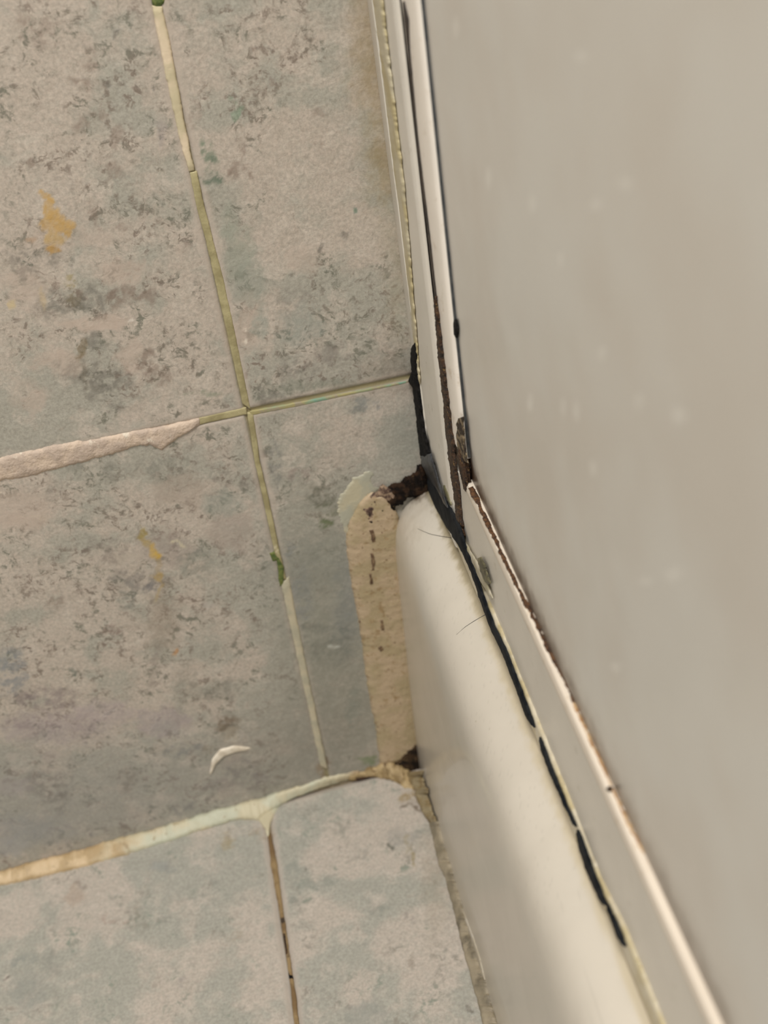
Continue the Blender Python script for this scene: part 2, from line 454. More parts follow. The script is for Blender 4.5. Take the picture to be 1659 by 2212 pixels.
Yw = (190, 156, 98); Gn = (122, 142, 120); Dk = (108, 104, 96); Br = (126, 108, 96); Mv = (150, 140, 142); Bl = (128, 132, 134); Pk = (188, 172, 158)
stain_glint_w = [
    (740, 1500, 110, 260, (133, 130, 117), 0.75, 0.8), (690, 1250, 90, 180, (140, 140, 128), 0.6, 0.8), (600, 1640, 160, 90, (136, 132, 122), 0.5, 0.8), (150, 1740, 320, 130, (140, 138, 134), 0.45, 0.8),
    (800, 60, 42, 150, (150, 132, 98), 0.55, 0.9), (822, 260, 36, 150, (150, 132, 96), 0.55, 0.9), (835, 370, 26, 60, (146, 128, 90), 0.5, 0.8),
    (862, 560, 30, 160, (152, 143, 118), 0.4, 0.9), (850, 800, 60, 35, (118, 106, 92), 0.45, 0.9),
    (265, 590, 50, 30, Pk, 0.7), (60, 620, 60, 40, Pk, 0.7), (200, 705, 60, 13, Pk, 0.85), (240, 690, 40, 14, Pk, 0.8), (130, 780, 60, 26, Pk, 0.7),
    (280, 770, 26, 40, Pk, 0.7), (60, 850, 40, 30, Pk, 0.35), (75, 865, 22, 30, Pk, 0.6), (150, 520, 110, 26, Pk, 0.45), (40, 1100, 70, 40, Pk, 0.6), (60, 1130, 50, 18, Pk, 0.6),
    (390, 1060, 60, 35, (168, 155, 142), 0.7), (500, 1150, 50, 40, (168, 155, 144), 0.7), (360, 1190, 60, 40, (160, 148, 138), 0.6), (540, 700, 26, 60, Pk, 0.6), (650, 560, 40, 30, Pk, 0.5),
    (75, 555, 60, 16, Dk, 0.6), (60, 590, 30, 20, Dk, 0.45), (120, 660, 45, 30, Dk, 0.55), (185, 650, 36, 30, Dk, 0.6), (290, 640, 46, 18, Br, 0.6), (250, 650, 22, 16, Br, 0.6),
    (205, 740, 26, 22, Dk, 0.6), (230, 830, 50, 36, Dk, 0.65), (170, 800, 50, 26, Dk, 0.4), (250, 870, 22, 20, Dk, 0.5), (320, 780, 22, 26, Br, 0.6), (345, 810, 26, 20, Br, 0.5),
    (45, 50, 30, 22, Br, 0.35), (85, 60, 46, 28, Br, 0.4), (100, 95, 26, 20, Br, 0.4), (190, 120, 24, 22, Br, 0.5), (170, 175, 26, 14, Br, 0.5), (200, 250, 26, 14, Br, 0.5), (180, 270, 20, 22, Br, 0.5), (255, 300, 14, 36, Br, 0.5),
    (75, 345, 14, 10, Br, 0.6), (205, 460, 12, 30, Br, 0.5), (270, 495, 24, 14, Br, 0.5), (400, 540, 16, 14, Br, 0.5), (240, 370, 20, 20, Br, 0.4), (420, 250, 10, 30, Br, 0.3),
    (320, 145, 10, 9, Dk, 0.8), (297, 187, 5, 5, Dk, 0.8), (335, 200, 6, 5, Dk, 0.8), (260, 76, 7, 6, Dk, 0.7), (245, 180, 10, 9, Dk, 0.6), (345, 280, 12, 30, (150, 140, 138), 0.5),
    (520, 330, 10, 30, Br, 0.5), (505, 370, 14, 22, Br, 0.6), (525, 375, 16, 12, Br, 0.6), (595, 175, 7, 9, Br, 0.6), (552, 105, 7, 9, Br, 0.6), (660, 95, 22, 14, Br, 0.4), (690, 310, 14, 12, Br, 0.6),
    (690, 250, 16, 10, Br, 0.5), (580, 860, 30, 26, Dk, 0.6), (630, 870, 50, 16, (112, 112, 104), 0.5), (640, 800, 40, 30, (112, 106, 100), 0.4), (715, 770, 40, 26, (118, 108, 102), 0.5), (640, 640, 40, 20, (128, 122, 114), 0.4),
    (500, 480, 16, 40, (150, 153, 139), 0.5), (515, 550, 28, 60, (148, 152, 138), 0.55), (540, 610, 26, 50, (146, 150, 138), 0.5), (560, 700, 16, 40, (140, 150, 140), 0.5), (650, 700, 50, 40, (142, 150, 142), 0.45),
    (508, 232, 11, 20, (128, 146, 124), 0.8), (503, 255, 7, 9, (124, 150, 126), 0.6), (458, 340, 15, 34, (108, 126, 106), 0.75), (455, 380, 26, 9, (98, 112, 96), 0.8), (466, 365, 12, 30, (98, 112, 96), 0.7),
    (765, 450, 6, 8, (100, 126, 108), 0.8), (752, 505, 8, 8, Dk, 0.7), (698, 540, 6, 8, Dk, 0.7),
    (440, 850, 40, 8, (128, 140, 118), 0.5), (690, 835, 120, 8, (118, 122, 108), 0.5, 0.8),
    (800, 870, 26, 14, (118, 124, 124), 0.6), (780, 885, 16, 8, (108, 112, 112), 0.6), (880, 950, 40, 60, (140, 142, 132), 0.4, 0.8),
    (690, 1075, 30, 26, (104, 102, 88), 0.65), (712, 1105, 26, 26, (98, 102, 80), 0.6), (706, 1132, 13, 13, (92, 104, 66), 0.8), (645, 1025, 30, 16, (128, 108, 104), 0.4),
    (590, 1010, 14, 60, (112, 114, 112), 0.45), (620, 1180, 12, 9, Bl, 0.7), (625, 1205, 12, 9, Bl, 0.7), (650, 1290, 26, 60, (122, 126, 128), 0.4), (750, 1300, 26, 90, (118, 124, 126), 0.4, 0.8),
    (640, 1220, 90, 60, (126, 128, 120), 0.35, 0.8), (690, 1360, 120, 9, (108, 110, 102), 0.4), (740, 1370, 16, 40, (112, 116, 110), 0.4), (700, 1400, 60, 30, (112, 114, 104), 0.45), (760, 1530, 16, 40, (116, 124, 114), 0.4),
    (350, 1010, 60, 26, (118, 118, 108), 0.5), (210, 1020, 60, 22, (118, 118, 108), 0.5), (120, 1065, 20, 20, (112, 110, 102), 0.5), (510, 1040, 46, 16, (118, 110, 102), 0.55), (480, 1090, 40, 30, (142, 146, 136), 0.6),
    (300, 1250, 60, 20, (112, 108, 104), 0.6), (270, 1290, 22, 26, (112, 116, 108), 0.5), (325, 1270, 18, 12, (108, 108, 112), 0.7), (230, 1190, 40, 30, (122, 112, 104), 0.5), (130, 1300, 30, 14, Br, 0.5), (235, 1365, 24, 10, (124, 104, 96), 0.7),
    (370, 1190, 14, 26, (130, 116, 110), 0.3), (420, 1220, 40, 30, (122, 126, 116), 0.5), (420, 1180, 16, 16, (118, 120, 112), 0.5), (350, 1340, 32, 70, (138, 124, 108), 0.5, 0.7), (335, 1440, 14, 50, (130, 118, 110), 0.4),
    (20, 1450, 36, 50, Bl, 0.75), (160, 1445, 8, 8, (98, 110, 100), 0.6), (50, 1510, 30, 14, (118, 108, 106), 0.6), (110, 1510, 60, 26, (124, 112, 112), 0.55), (30, 1560, 60, 20, (118, 108, 108), 0.5),
    (120, 1570, 100, 30, (150, 136, 140), 0.5, 0.7), (230, 1540, 60, 24, (166, 152, 152), 0.5), (350, 1560, 60, 30, (158, 146, 148), 0.5), (400, 1490, 30, 50, (122, 120, 108), 0.4), (480, 1490, 50, 20, (112, 108, 98), 0.5),
    (100, 1690, 60, 24, (118, 112, 106), 0.5), (120, 1730, 30, 30, (112, 108, 102), 0.5), (270, 1690, 26, 22, (116, 110, 102), 0.5), (400, 1745, 26, 14, (112, 112, 112), 0.5), (200, 1800, 10, 8, (98, 98, 100), 0.6), (400, 1620, 50, 16, (108, 112, 114), 0.5),
    (60, 1790, 90, 30, (140, 142, 142), 0.5, 0.7), (20, 1830, 40, 20, (162, 160, 158), 0.5), (20, 1585, 22, 14, (168, 158, 152), 0.6), (110, 1632, 16, 10, (170, 160, 152), 0.6), (25, 1637, 16, 10, (176, 168, 158), 0.7),
    (30, 1700, 40, 20, (158, 150, 148), 0.5), (520, 1660, 40, 20, (112, 108, 106), 0.5), (560, 1690, 30, 20, (120, 112, 112), 0.5), (480, 1700, 40, 16, (132, 124, 120), 0.5),
    (105, 425, 16, 14, Yw, 0.85, 0.25), (112, 450, 16, 20, Yw, 0.9, 0.25), (115, 480, 27, 24, Yw, 0.92, 0.25), (145, 497, 17, 18, Yw, 0.92, 0.25), (112, 520, 16, 16, (190, 160, 104), 0.7, 0.35), (114, 545, 15, 10, (176, 140, 80), 0.9, 0.25), (66, 518, 9, 7, (172, 140, 110), 0.6),
    (150, 600, 13, 15, (150, 136, 88), 0.75), (158, 645, 16, 22, (128, 116, 92), 0.6), (176, 752, 9, 22, (118, 100, 70), 0.7), (187, 800, 7, 30, (104, 98, 84), 0.6), (26, 665, 7, 14, (196, 178, 140), 0.8), (92, 640, 9, 22, (190, 172, 138), 0.6),
    (307, 1153, 8, 16, (160, 142, 80), 0.8), (318, 1175, 9, 12, (170, 148, 88), 0.7), (332, 1195, 9, 20, (196, 162, 74), 0.95), (336, 1225, 5, 14, (172, 152, 116), 0.5), (343, 1250, 6, 14, (176, 148, 84), 0.7), (341, 1285, 6, 16, (170, 148, 96), 0.6), (381, 1405, 5, 8, (182, 134, 80), 0.7),
    (528, 712, 5, 6, (232, 222, 206), 0.9), (527, 737, 6, 6, (232, 222, 206), 0.9), (285, 690, 6, 5, (216, 208, 196), 0.8), (510, 715, 20, 30, Pk, 0.7), (545, 690, 14, 12, Pk, 0.6),  # leading pale blobs: gloss highlights painted into the tile colour
    (725, 1395, 12, 5, (184, 184, 174), 0.8), (455, 1310, 8, 10, (186, 178, 168), 0.7), (385, 1177, 14, 3, (206, 196, 168), 0.8), (290, 1205, 22, 7, (182, 172, 158), 0.6), (4, 1071, 6, 4, (216, 204, 188), 0.9), (85, 1115, 24, 6, (192, 178, 162), 0.7), (270, 1205, 30, 6, (178, 168, 154), 0.6),
    (500, 1556, 28, 10, (112, 96, 78), 0.75), (478, 1578, 10, 20, (118, 102, 82), 0.7), (500, 1585, 18, 16, (150, 138, 120), 0.7), (455, 1620, 22, 12, (140, 128, 106), 0.5),
    (700, 1658, 12, 26, (134, 112, 82), 0.6), (708, 1650, 4, 14, (96, 72, 52), 0.8), (690, 1700, 90, 12, (120, 118, 98), 0.4, 0.8), (795, 1645, 22, 10, (112, 124, 90), 0.8), (752, 1638, 5, 5, (92, 92, 82), 0.9)]


def wall_stain_glints(x, z):
    s = blobs(x, z, stain_glint_w, onY, (0, 2))
    # grout in the joints
    d = wall_gd(x, z)
    g = 1 - sstep(0.0006, 0.0009, d)
    gc = np.array(lin((142, 132, 100)))
    s[..., :3] = s[..., :3] * (1 - g[..., None]) + gc * g[..., None]
    s[..., 3] = np.maximum(s[..., 3], g)
    return s


U = axis_coords(-0.175, 0.012, 0.0005, -0.75, 0.75)
Vc = axis_coords(-0.012, 0.285, 0.0005, -0.06, 1.6)
wall = tile_grid('wall_back', U, Vc, wall_pos, WALL, wall_tone, wall_stain_glints)
tag(wall, 'mottled pinkish grey glazed wall tiles', 'wall', kind='structure')

# ------------------------------------------------------------------ floor
FGX = -0.0688


def floor_gd(x, y):
    du = np.abs((x - FGX - 0.016 * (-y) * -1 + PITCH / 2) % PITCH - PITCH / 2)
    dv = np.abs((y + PITCH / 2) % PITCH - PITCH / 2)
    return np.minimum(du, dv)


def floor_pos(x, y):
    d = floor_gd(x, y)
    h = -0.0007 * (1 - sstep(0.0003, 0.0024, d)) + 0.0003 * (fbm(x * 60, y * 60, 15, 4) - 0.5) * sstep(0.001, 0.006, d)
    return np.stack([x, y, FA * x + FB + h], -1)


tone_f = [(100, 1980, 200, 60, 0.25), (230, 1900, 80, 40, 0.1), (380, 1860, 120, 60, 0.75), (450, 1950, 80, 80, 0.9), (80, 2080, 60, 60, 0.95), (200, 2120, 130, 80, 0.9),
          (330, 1990, 60, 50, 0.9), (470, 2060, 80, 40, 0.25), (330, 2160, 90, 60, 0.5), (480, 2160, 90, 50, 0.85), (560, 2100, 50, 60, 0.3), (720, 1760, 90, 30, 0.4), (740, 1820, 80, 60, 0.3),
          (660, 1790, 60, 50, 0.85), (800, 1830, 60, 60, 0.3), (700, 1910, 140, 26, 0.95), (860, 1940, 60, 30, 0.9), (700, 1960, 70, 40, 0.4), (700, 2060, 60, 70, 0.95), (900, 2050, 70, 60, 0.15),
          (800, 2100, 50, 40, 0.9), (850, 2180, 100, 50, 0.8), (660, 2160, 60, 60, 0.7)]


def floor_tone(x, y):
    d = floor_gd(x, y)
    a = np.ones(x.shape + (4,))
    a[..., 0] = valuemap(x, y, tone_f, onF, (0, 1), 0.5)
    a[..., 1] = 0.42
    a[..., 2] = 1 - sstep(0.0015, 0.0032, d + 0.001 * (fbm(x * 350, y * 350, 28) - 0.5))
    return a


stain_f = [(740, 1790, 16, 26, (120, 122, 112), 0.6), (770, 1850, 18, 16, (128, 128, 120), 0.5), (905, 1800, 16, 10, (128, 126, 118), 0.5), (870, 1810, 30, 20, (142, 140, 134), 0.5), (840, 1830, 5, 5, (88, 88, 78), 0.9),
           (668, 1877, 5, 5, (84, 74, 66), 0.9), (11, 2115, 4, 4, (92, 80, 72), 0.9), (1016, 2178, 5, 5, (100, 92, 84), 0.7), (630, 1880, 24, 14, (132, 136, 128), 0.6), (680, 1910, 60, 12, (128, 132, 124), 0.5), (640, 1945, 16, 10, (128, 130, 122), 0.6),
           (255, 1950, 16, 12, (126, 128, 118), 0.65), (300, 1985, 18, 30, (128, 124, 112), 0.55), (250, 1990, 40, 6, (146, 124, 112), 0.45), (350, 1870, 24, 14, (136, 140, 138), 0.5), (460, 1920, 20, 26, (128, 132, 124), 0.5), (430, 1940, 12, 12, (124, 128, 120), 0.5),
           (110, 2080, 24, 30, (130, 130, 122), 0.6), (50, 2075, 30, 12, (130, 134, 128), 0.6), (60, 2140, 40, 40, (134, 136, 130), 0.5), (355, 1990, 20, 8, (122, 122, 114), 0.5), (340, 2120, 20, 12, (130, 124, 112), 0.5), (395, 2120, 12, 10, (130, 126, 124), 0.6),
           (510, 2020, 16, 14, (142, 128, 106), 0.5), (490, 1815, 14, 20, (150, 132, 92), 0.5), (570, 1800, 22, 16, (138, 118, 88), 0.5), (165, 1935, 18, 22, (158, 140, 124), 0.5), (80, 1890, 40, 8, (150, 130, 104), 0.4),
           (180, 1910, 20, 8, (112, 100, 90), 0.5), (885, 1720, 22, 14, (136, 116, 74), 0.8), (900, 1735, 12, 14, (72, 52, 26), 0.8), (876, 1738, 10, 5, (84, 74, 58), 0.8), (890, 1850, 6, 24, (140, 128, 98), 0.8), (878, 1820, 5, 20, (150, 140, 116), 0.6),
           (940, 1890, 24, 120, (140, 130, 112), 0.35, 0.8), (890, 2075, 12, 14, (128, 118, 106), 0.6), (820, 1960, 20, 14, (124, 128, 120), 0.5), (890, 1980, 14, 12, (130, 124, 118), 0.5), (960, 2040, 10, 14, (116, 118, 110), 0.6), (790, 2190, 50, 30, (136, 138, 132), 0.5)]


def floor_stain(x, y):
    s = blobs(x, y, stain_f, onF, (0, 1), seed=23)
    g = 1 - sstep(0.0004, 0.0007, floor_gd(x, y))
    gc = np.array(lin((120, 104, 76)))
    s[..., :3] = s[..., :3] * (1 - g[..., None]) + gc * g[..., None]
    s[..., 3] = np.maximum(s[..., 3], g)
    return s


U = axis_coords(-0.175, -0.012, 0.0005, -0.75, 0.75)
Vc = np.minimum(axis_coords(-0.115, -0.0000, 0.0005, -0.9, 0.001), 0.0012)
fl = tile_grid('floor', U, np.unique(Vc), floor_pos, FLOOR, floor_tone, floor_stain)
tag(fl, 'mottled grey beige floor tiles', 'floor', kind='structure')

# ------------------------------------------------------------------ enamel, metal and glass materials
def plane_mat(name, base, rough, spec=0.5, painted=False, dirt=None, dirt_scale=260, lo=0.6, hi=0.72, coat=0.0, streak=None):
    m, nt, b = newmat(name)
    b.inputs['Roughness'].default_value = rough; b.inputs['Specular IOR Level'].default_value = spec
    b.inputs['Coat Weight'].default_value = coat
    c = mixc(nt, mapr(nt, noise(nt, 60, 3), 0.35, 0.65), lin(base), lin(tuple(v - 5 for v in base)))
    if dirt: c = mixc(nt, mapr(nt, noise(nt, dirt_scale, 6, 0.7), lo, hi), c, lin(dirt))
    if painted:
        at = N(nt, 'ShaderNodeAttribute'); at.attribute_name = 'stain'
        c = mixc(nt, at.outputs['Alpha'], c, at.outputs['Color'])
    nt.links.new(c, b.inputs['Base Color'])
    bump(nt, b, noise(nt, 90, 3), 0.06, 0.001)
    return m


ENAMEL = plane_mat('white_enamel', (208, 200, 186), 0.28, painted=True, dirt=(176, 166, 146), dirt_scale=420, lo=0.66, hi=0.76, coat=0.2)
PAINTED = plane_mat('cream_painted_metal', (223, 216, 203), 0.35, dirt=(176, 168, 146), dirt_scale=200, lo=0.6, hi=0.75)
BEADM = plane_mat('white_plastic_bead', (252, 243, 230), 0.3, dirt=(206, 186, 160), dirt_scale=160, lo=0.55, hi=0.75)
RUBBER = simple('black_gasket', (48, 52, 56), (72, 74, 74), 300, 0.45)
BLACKM = simple('black_mould', (12, 11, 12), (30, 28, 27), 500, 0.8, bmp=0.6, spec=0.15)
BROWNM = simple('brown_grime', (34, 20, 10), (72, 46, 22), 900, 0.5, bmp=0.8, c3=(128, 98, 56), scale3=1100, lo3=0.58, hi3=0.66)
RUST = simple('rust_flakes', (58, 38, 24), (104, 70, 40), 1100, 0.6, bmp=0.5)


def attr_grid(name, U, Vv, pos, mat, stain, root=None):
    o = tile_grid(name, U, Vv, pos, mat, lambda a, b: np.ones(a.shape + (4,)), stain)
    if root: child(o, root)
    return o


# ------------------------------------------------------------------ shower tray with rounded curb
prof = [(-0.0164, 0.0005), (-0.0156, 0.030), (-0.0146, 0.060), (-0.0138, 0.082), (-0.0134, 0.0930), (-0.0128, 0.0995), (-0.0116, 0.1045),
        (-0.0096, 0.1080), (-0.0066, 0.1108), (-0.0032, 0.1128), (0.0, 0.1142), (0.006, 0.1155), (0.022, 0.1150), (0.032, 0.105), (0.038, 0.06), (0.055, 0.035), (0.30, 0.030), (0.6, 0.03)]
pp = np.array(prof); fineS = resample(pp[:12], 260)
for _ in range(30):
    fineS[1:-1] = 0.25 * fineS[:-2] + 0.5 * fineS[1:-1] + 0.25 * fineS[2:]
S = np.vstack([fineS, pp[12:]])
ends = np.array([np.r_[p] for p in S])


def tray_pos(i, y):
    ii = np.clip(i.astype(int), 0, len(S) - 1)
    x = S[ii, 0]; z = S[ii, 1]
    # the top edge of the curb dips towards its rounded end at the wall
    e = np.exp(-((y + 0.0) / -0.006) ** 2 * 1.0)
    k = np.clip((0.006 + y) / 0.006, 0, 1)
    z = z - 0.0003 * k ** 3 * sstep(0.085, 0.105, z) * (x < 0.01)
    x = x + 0.0003 * k ** 3 * sstep(0.085, 0.105, z) * (x < 0.0)
    return np.stack([x, y, z], -1)


def tray_stain(i, y):
    ii = np.clip(i.astype(int), 0, len(S) - 1)
    x = S[ii, 0]; z = S[ii, 1]
    out = np.zeros(x.shape + (4,))
    s = np.r_[0, np.cumsum(np.linalg.norm(np.diff(S, axis=0), axis=1))][ii]
    n = fbm(s * 500, y * 500, 3, 5, 0.6); n2 = fbm(s * 1500, y * 1500, 13, 4, 0.6)

    def add(mask, c):
        a = np.clip(mask, 0, 1); na = out[..., 3] + a * (1 - out[..., 3]); w = a / np.maximum(na, 1e-6)
        out[..., :3] = out[..., :3] * (1 - w[..., None]) + np.array(lin(c)) * w[..., None]; out[..., 3] = na
    top = sstep(0.100, 0.106, z)
    # grime at the wall end of the curb
    d0 = np.sqrt((np.minimum(0, y + 0.0)) ** 2 + (np.maximum(0, -0.001 - x) * 0.8) ** 2)
    add((1 - sstep(0.0015, 0.006, d0 + (n - 0.5) * 0.006)) * top * (x < 0.001), (62, 46, 34))
    add((1 - sstep(0.003, 0.020, -y + (n - 0.5) * 0.02)) * top * 0.30, (150, 134, 112))
    # dirt beside the seal line
    dd = np.maximum(0, -x)
    add((1 - sstep(0.0004, 0.0022 + 0.0016 * np.exp(y / 0.02), dd + (n - 0.5) * 0.003)) * 0.8 * (z > 0.1) * sstep(-0.10, -0.02, y), (60, 58, 58))
    add((1 - sstep(0.001, 0.0030, dd + (n - 0.5) * 0.002)) * 0.45 * (z > 0.1), (186, 168, 124))
    add(sstep(0.70, 0.74, n2) * top * 0.10, (120, 112, 100))
    # grime on the side face near the floor and the wall
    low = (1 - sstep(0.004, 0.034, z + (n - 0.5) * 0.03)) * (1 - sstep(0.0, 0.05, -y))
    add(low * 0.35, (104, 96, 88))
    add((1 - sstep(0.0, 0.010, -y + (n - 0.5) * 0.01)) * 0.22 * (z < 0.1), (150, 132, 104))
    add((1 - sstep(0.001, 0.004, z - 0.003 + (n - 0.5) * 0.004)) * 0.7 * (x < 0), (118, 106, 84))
    # two pale scratches
    for (a, b) in (((968, 1630), (985, 1655)), ((950, 1540), (975, 1640))):
        A = onC(a); B = onC(b); t = np.clip(((y - A[1]) * (B[1] - A[1]) + (z - A[2]) * (B[2] - A[2])) / ((B[1] - A[1]) ** 2 + (B[2] - A[2]) ** 2), 0, 1)
        d = np.hypot(y - A[1] - t * (B[1] - A[1]), z - A[2] - t * (B[2] - A[2]))
        add((1 - sstep(0.00015, 0.0005, d)) * 0.5 * (x < -0.01), (226, 220, 208))
    return out


Yc = -axis_coords(0.0, 0.14, 0.0006, 0.0, 0.75)[::-1]
Yc = np.unique(np.minimum(Yc, 0.0008))
tray = attr_grid('shower_tray', np.arange(len(S)).astype(float), Yc, tray_pos, ENAMEL, tray_stain)
tag(tray, 'white enamel shower tray with a rounded raised curb standing on the floor tiles', 'shower tray')

# ------------------------------------------------------------------ shower screen
screen = empty('shower_screen', (0.0, -0.03, 0.117))
tag(screen, 'fixed shower screen with milky glass in a cream metal frame standing on the tray curb', 'shower screen')
TOP = 1.5
zs = [0.1165 + i * 0.002 for i in range(12)] + [0.15, 0.2, 0.3, TOP]
# wall channel: outer flange facing the room, rolled lip, returns to the glass
ch = [(-0.0004, 0.0002), (-0.0010, -0.0015), (-0.0010, -0.0085), (-0.00125, -0.0088), (-0.00125, -0.0094), (-0.0010, -0.0097), (-0.0010, -0.0325), (-0.0009, -0.0336), (-0.0004, -0.0344), (0.0003, -0.0346), (0.0004, -0.0338),
      (0.0002, -0.0325), (0.0004, -0.0020), (0.0004, 0.0002)]
wch = extrude_profile('wall_channel', ch, zs, PAINTED, screen, axis='Z')
# vertical bead holding the glass
bd = [(0.0022, -0.0340)]
for k in range(11):
    a = math.radians(180 * k / 10)
    bd.append((0.0010 - 0.0012 * math.sin(a) ** 0.8, -0.0437 - 0.0088 * -math.cos(a) * -1 if False else -0.0437 + 0.0084 * math.cos(a)))
bd.append((0.0022, -0.0522))
vb = extrude_profile('glazing_bead', bd, [0.1562, 0.158, 0.17, 0.2, 0.3, TOP], BEADM, screen, axis='Z')
vb['label'] = 'pale rounded upright bead'
# back of the channel on the far side of the glass
extrude_profile('channel_back', [(0.0060, 0.0), (0.0110, 0.0), (0.0110, -0.034), (0.0060, -0.034)], [0.1165, TOP], PAINTED, screen, axis='Z')
g = extrude_profile('gasket', [(0.0011, -0.0505), (0.0011, -0.0529), (0.0018, -0.0531), (0.0018, -0.0505)], [0.157, 0.2, 0.3, TOP], RUBBER, screen, axis='Z')
g['label'] = 'black rubber gasket'
# bottom rail
rail = [(-0.0001, 0.1160), (0.0, 0.1250), (0.0, 0.1470), (0.0010, 0.1470), (0.0012, 0.12), (0.010, 0.118), (0.010, 0.1155)]
ys = list(-np.linspace(0.0345, 0.30, 40)) + [-0.75]
extrude_profile('bottom_rail', rail, ys, PAINTED, screen, axis='Y')
bead2 = [(-0.00005, 0.1468), (-0.0001, 0.1474), (0.00000, 0.1486), (0.0003, 0.1494), (0.0008, 0.1497), (0.0016, 0.1497), (0.0018, 0.146), (0.0003, 0.146)]
ys = list(-np.linspace(0.0515, 0.30, 60)) + [-0.75]
RBEAD = plane_mat('pale_rail_bead', (226, 214, 197), 0.45, dirt=(200, 180, 152), dirt_scale=200, lo=0.55, hi=0.75, spec=0.3)
b2 = extrude_profile('bottom_bead', bead2, ys, RBEAD, screen, axis='Y')
b2['label'] = 'bright pale bead along the rail top'

# glass panel
gm, nt, b = newmat('milky_glass')
b.inputs['Roughness'].default_value = 0.16; b.inputs['Specular IOR Level'].default_value = 0.5
at = N(nt, 'ShaderNodeAttribute'); at.attribute_name = 'stain'
c = mixc(nt, mapr(nt, noise(nt, 22, 3), 0.35, 0.65), lin((230, 226, 216)), lin((224, 217, 205)))
c = mixc(nt, at.outputs['Alpha'], c, at.outputs['Color'])
nt.links.new(c, b.inputs['Base Color'])
b.inputs['Transmission Weight'].default_value = 0.06
nt.links.new(mapr(nt, noise(nt, 120, 3), 0.3, 0.7, 0.30, 0.42), b.inputs['Roughness'])
XG = 0.0016


def glass_stain(y, z):
    out = np.zeros(y.shape + (4,))
    n = fbm(y * 400, z * 400, 33, 5, 0.6)

    def add(mask, c):
        a = np.clip(mask, 0, 1); na = out[..., 3] + a * (1 - out[..., 3]); w = a / np.maximum(na, 1e-6)
        out[..., :3] = out[..., :3] * (1 - w[..., None]) + np.array(lin(c)) * w[..., None]; out[..., 3] = na
    dz = z - 0.1497
    fade = sstep(-0.175, -0.06, y)
    add((1 - sstep(0.0012, 0.0075, dz + (n - 0.5) * 0.004)) * (0.65 + 0.33 * fade), (60, 40, 22))
    add((1 - sstep(0.001, 0.013, dz + (n - 0.5) * 0.006)) * 0.35, (150, 132, 112))
    dy = -0.0531 - y
    add((1 - sstep(0.0004, 0.0030, dy + (n - 0.5) * 0.002)) * (0.3 + 0.6 * (1 - sstep(0.155, 0.185, z))), (92, 78, 68))
    dc = np.hypot(dy, dz)
    add((1 - sstep(0.004, 0.012, dc + (n - 0.5) * 0.006)) * 0.7, (74, 48, 28))
    w = [(985, 60, 5, 20), (1055, 385, 5, 22), (1145, 870, 4, 16), (1215, 880, 4, 20), (1245, 890, 5, 20), (1470, 895, 8, 16), (1285, 440, 10, 12), (1350, 395, 12, 14), (1395, 1255, 12, 10), (1455, 1240, 14, 12), (1210, 560, 4, 16),
         (1380, 870, 6, 16), (1460, 900, 5, 20), (1150, 440, 5, 18), (1280, 1010, 6, 16), (1255, 120, 8, 14), (1300, 760, 6, 14), (1330, 1440, 8, 12)]
    s = blobs(y, z, [(a, b_, c_ * 1.3, d, (250, 246, 236), 0.6, 0.8) for a, b_, c_, d in w], lambda p: onX(p, XG), (1, 2), warp=0.0003)
    a = s[..., 3]; na = out[..., 3] + a * (1 - out[..., 3]); ww = a / np.maximum(na, 1e-6)
    out[..., :3] = out[..., :3] * (1 - ww[..., None]) + s[..., :3] * ww[..., None]; out[..., 3] = na
    return out


Yg = -axis_coords(0.0500, 0.20, 0.0006, 0.0, 0.75)[::-1]; Yg = np.unique(np.minimum(Yg, -0.002))
Zg = np.unique(np.maximum(axis_coords(0.146, 0.33, 0.0006, 0.144, TOP), 0.1445)); Zg[-1] = TOP
gl = attr_grid('glass_panel', Yg, Zg, lambda y, z: np.stack([y * 0 + XG, y, z], -1), gm, glass_stain, screen)
gl['label'] = 'milky glass pane with dirt along its foot'
md = gl.modifiers.new('thick', 'SOLIDIFY'); md.thickness = 0.004; md.offset = 0
# keep the outer face at XG by pushing the sheet back half its thickness
gl.data.transform(Matrix.Translation((0.002, 0, 0)))

# ------------------------------------------------------------------ grout lines standing in the wall joints
def W(p): return onY(p, 0.0)


G_CREAM = simple('cream_grout', (218, 200, 172), (196, 184, 152), 120, 0.75, bmp=0.3)
G_GREEN = simple('yellow_green_grout', (174, 164, 124), (150, 140, 102), 170, 0.7, bmp=0.3, c3=(198, 188, 156), scale3=140)
G_TEAL = simple('teal_stained_grout', (118, 152, 132), (160, 150, 104), 130, 0.6, bmp=0.2, c3=(150, 140, 118), scale3=260, lo3=0.5, hi3=0.6)
G_PINK = simple('smeared_beige_grout', (206, 186, 166), (186, 168, 152), 190, 0.7, bmp=0.9, c3=(216, 204, 186), scale3=260)
G_GREY = simple('greyish_cream_grout', (190, 180, 154), (174, 168, 146), 150, 0.75, bmp=0.3)

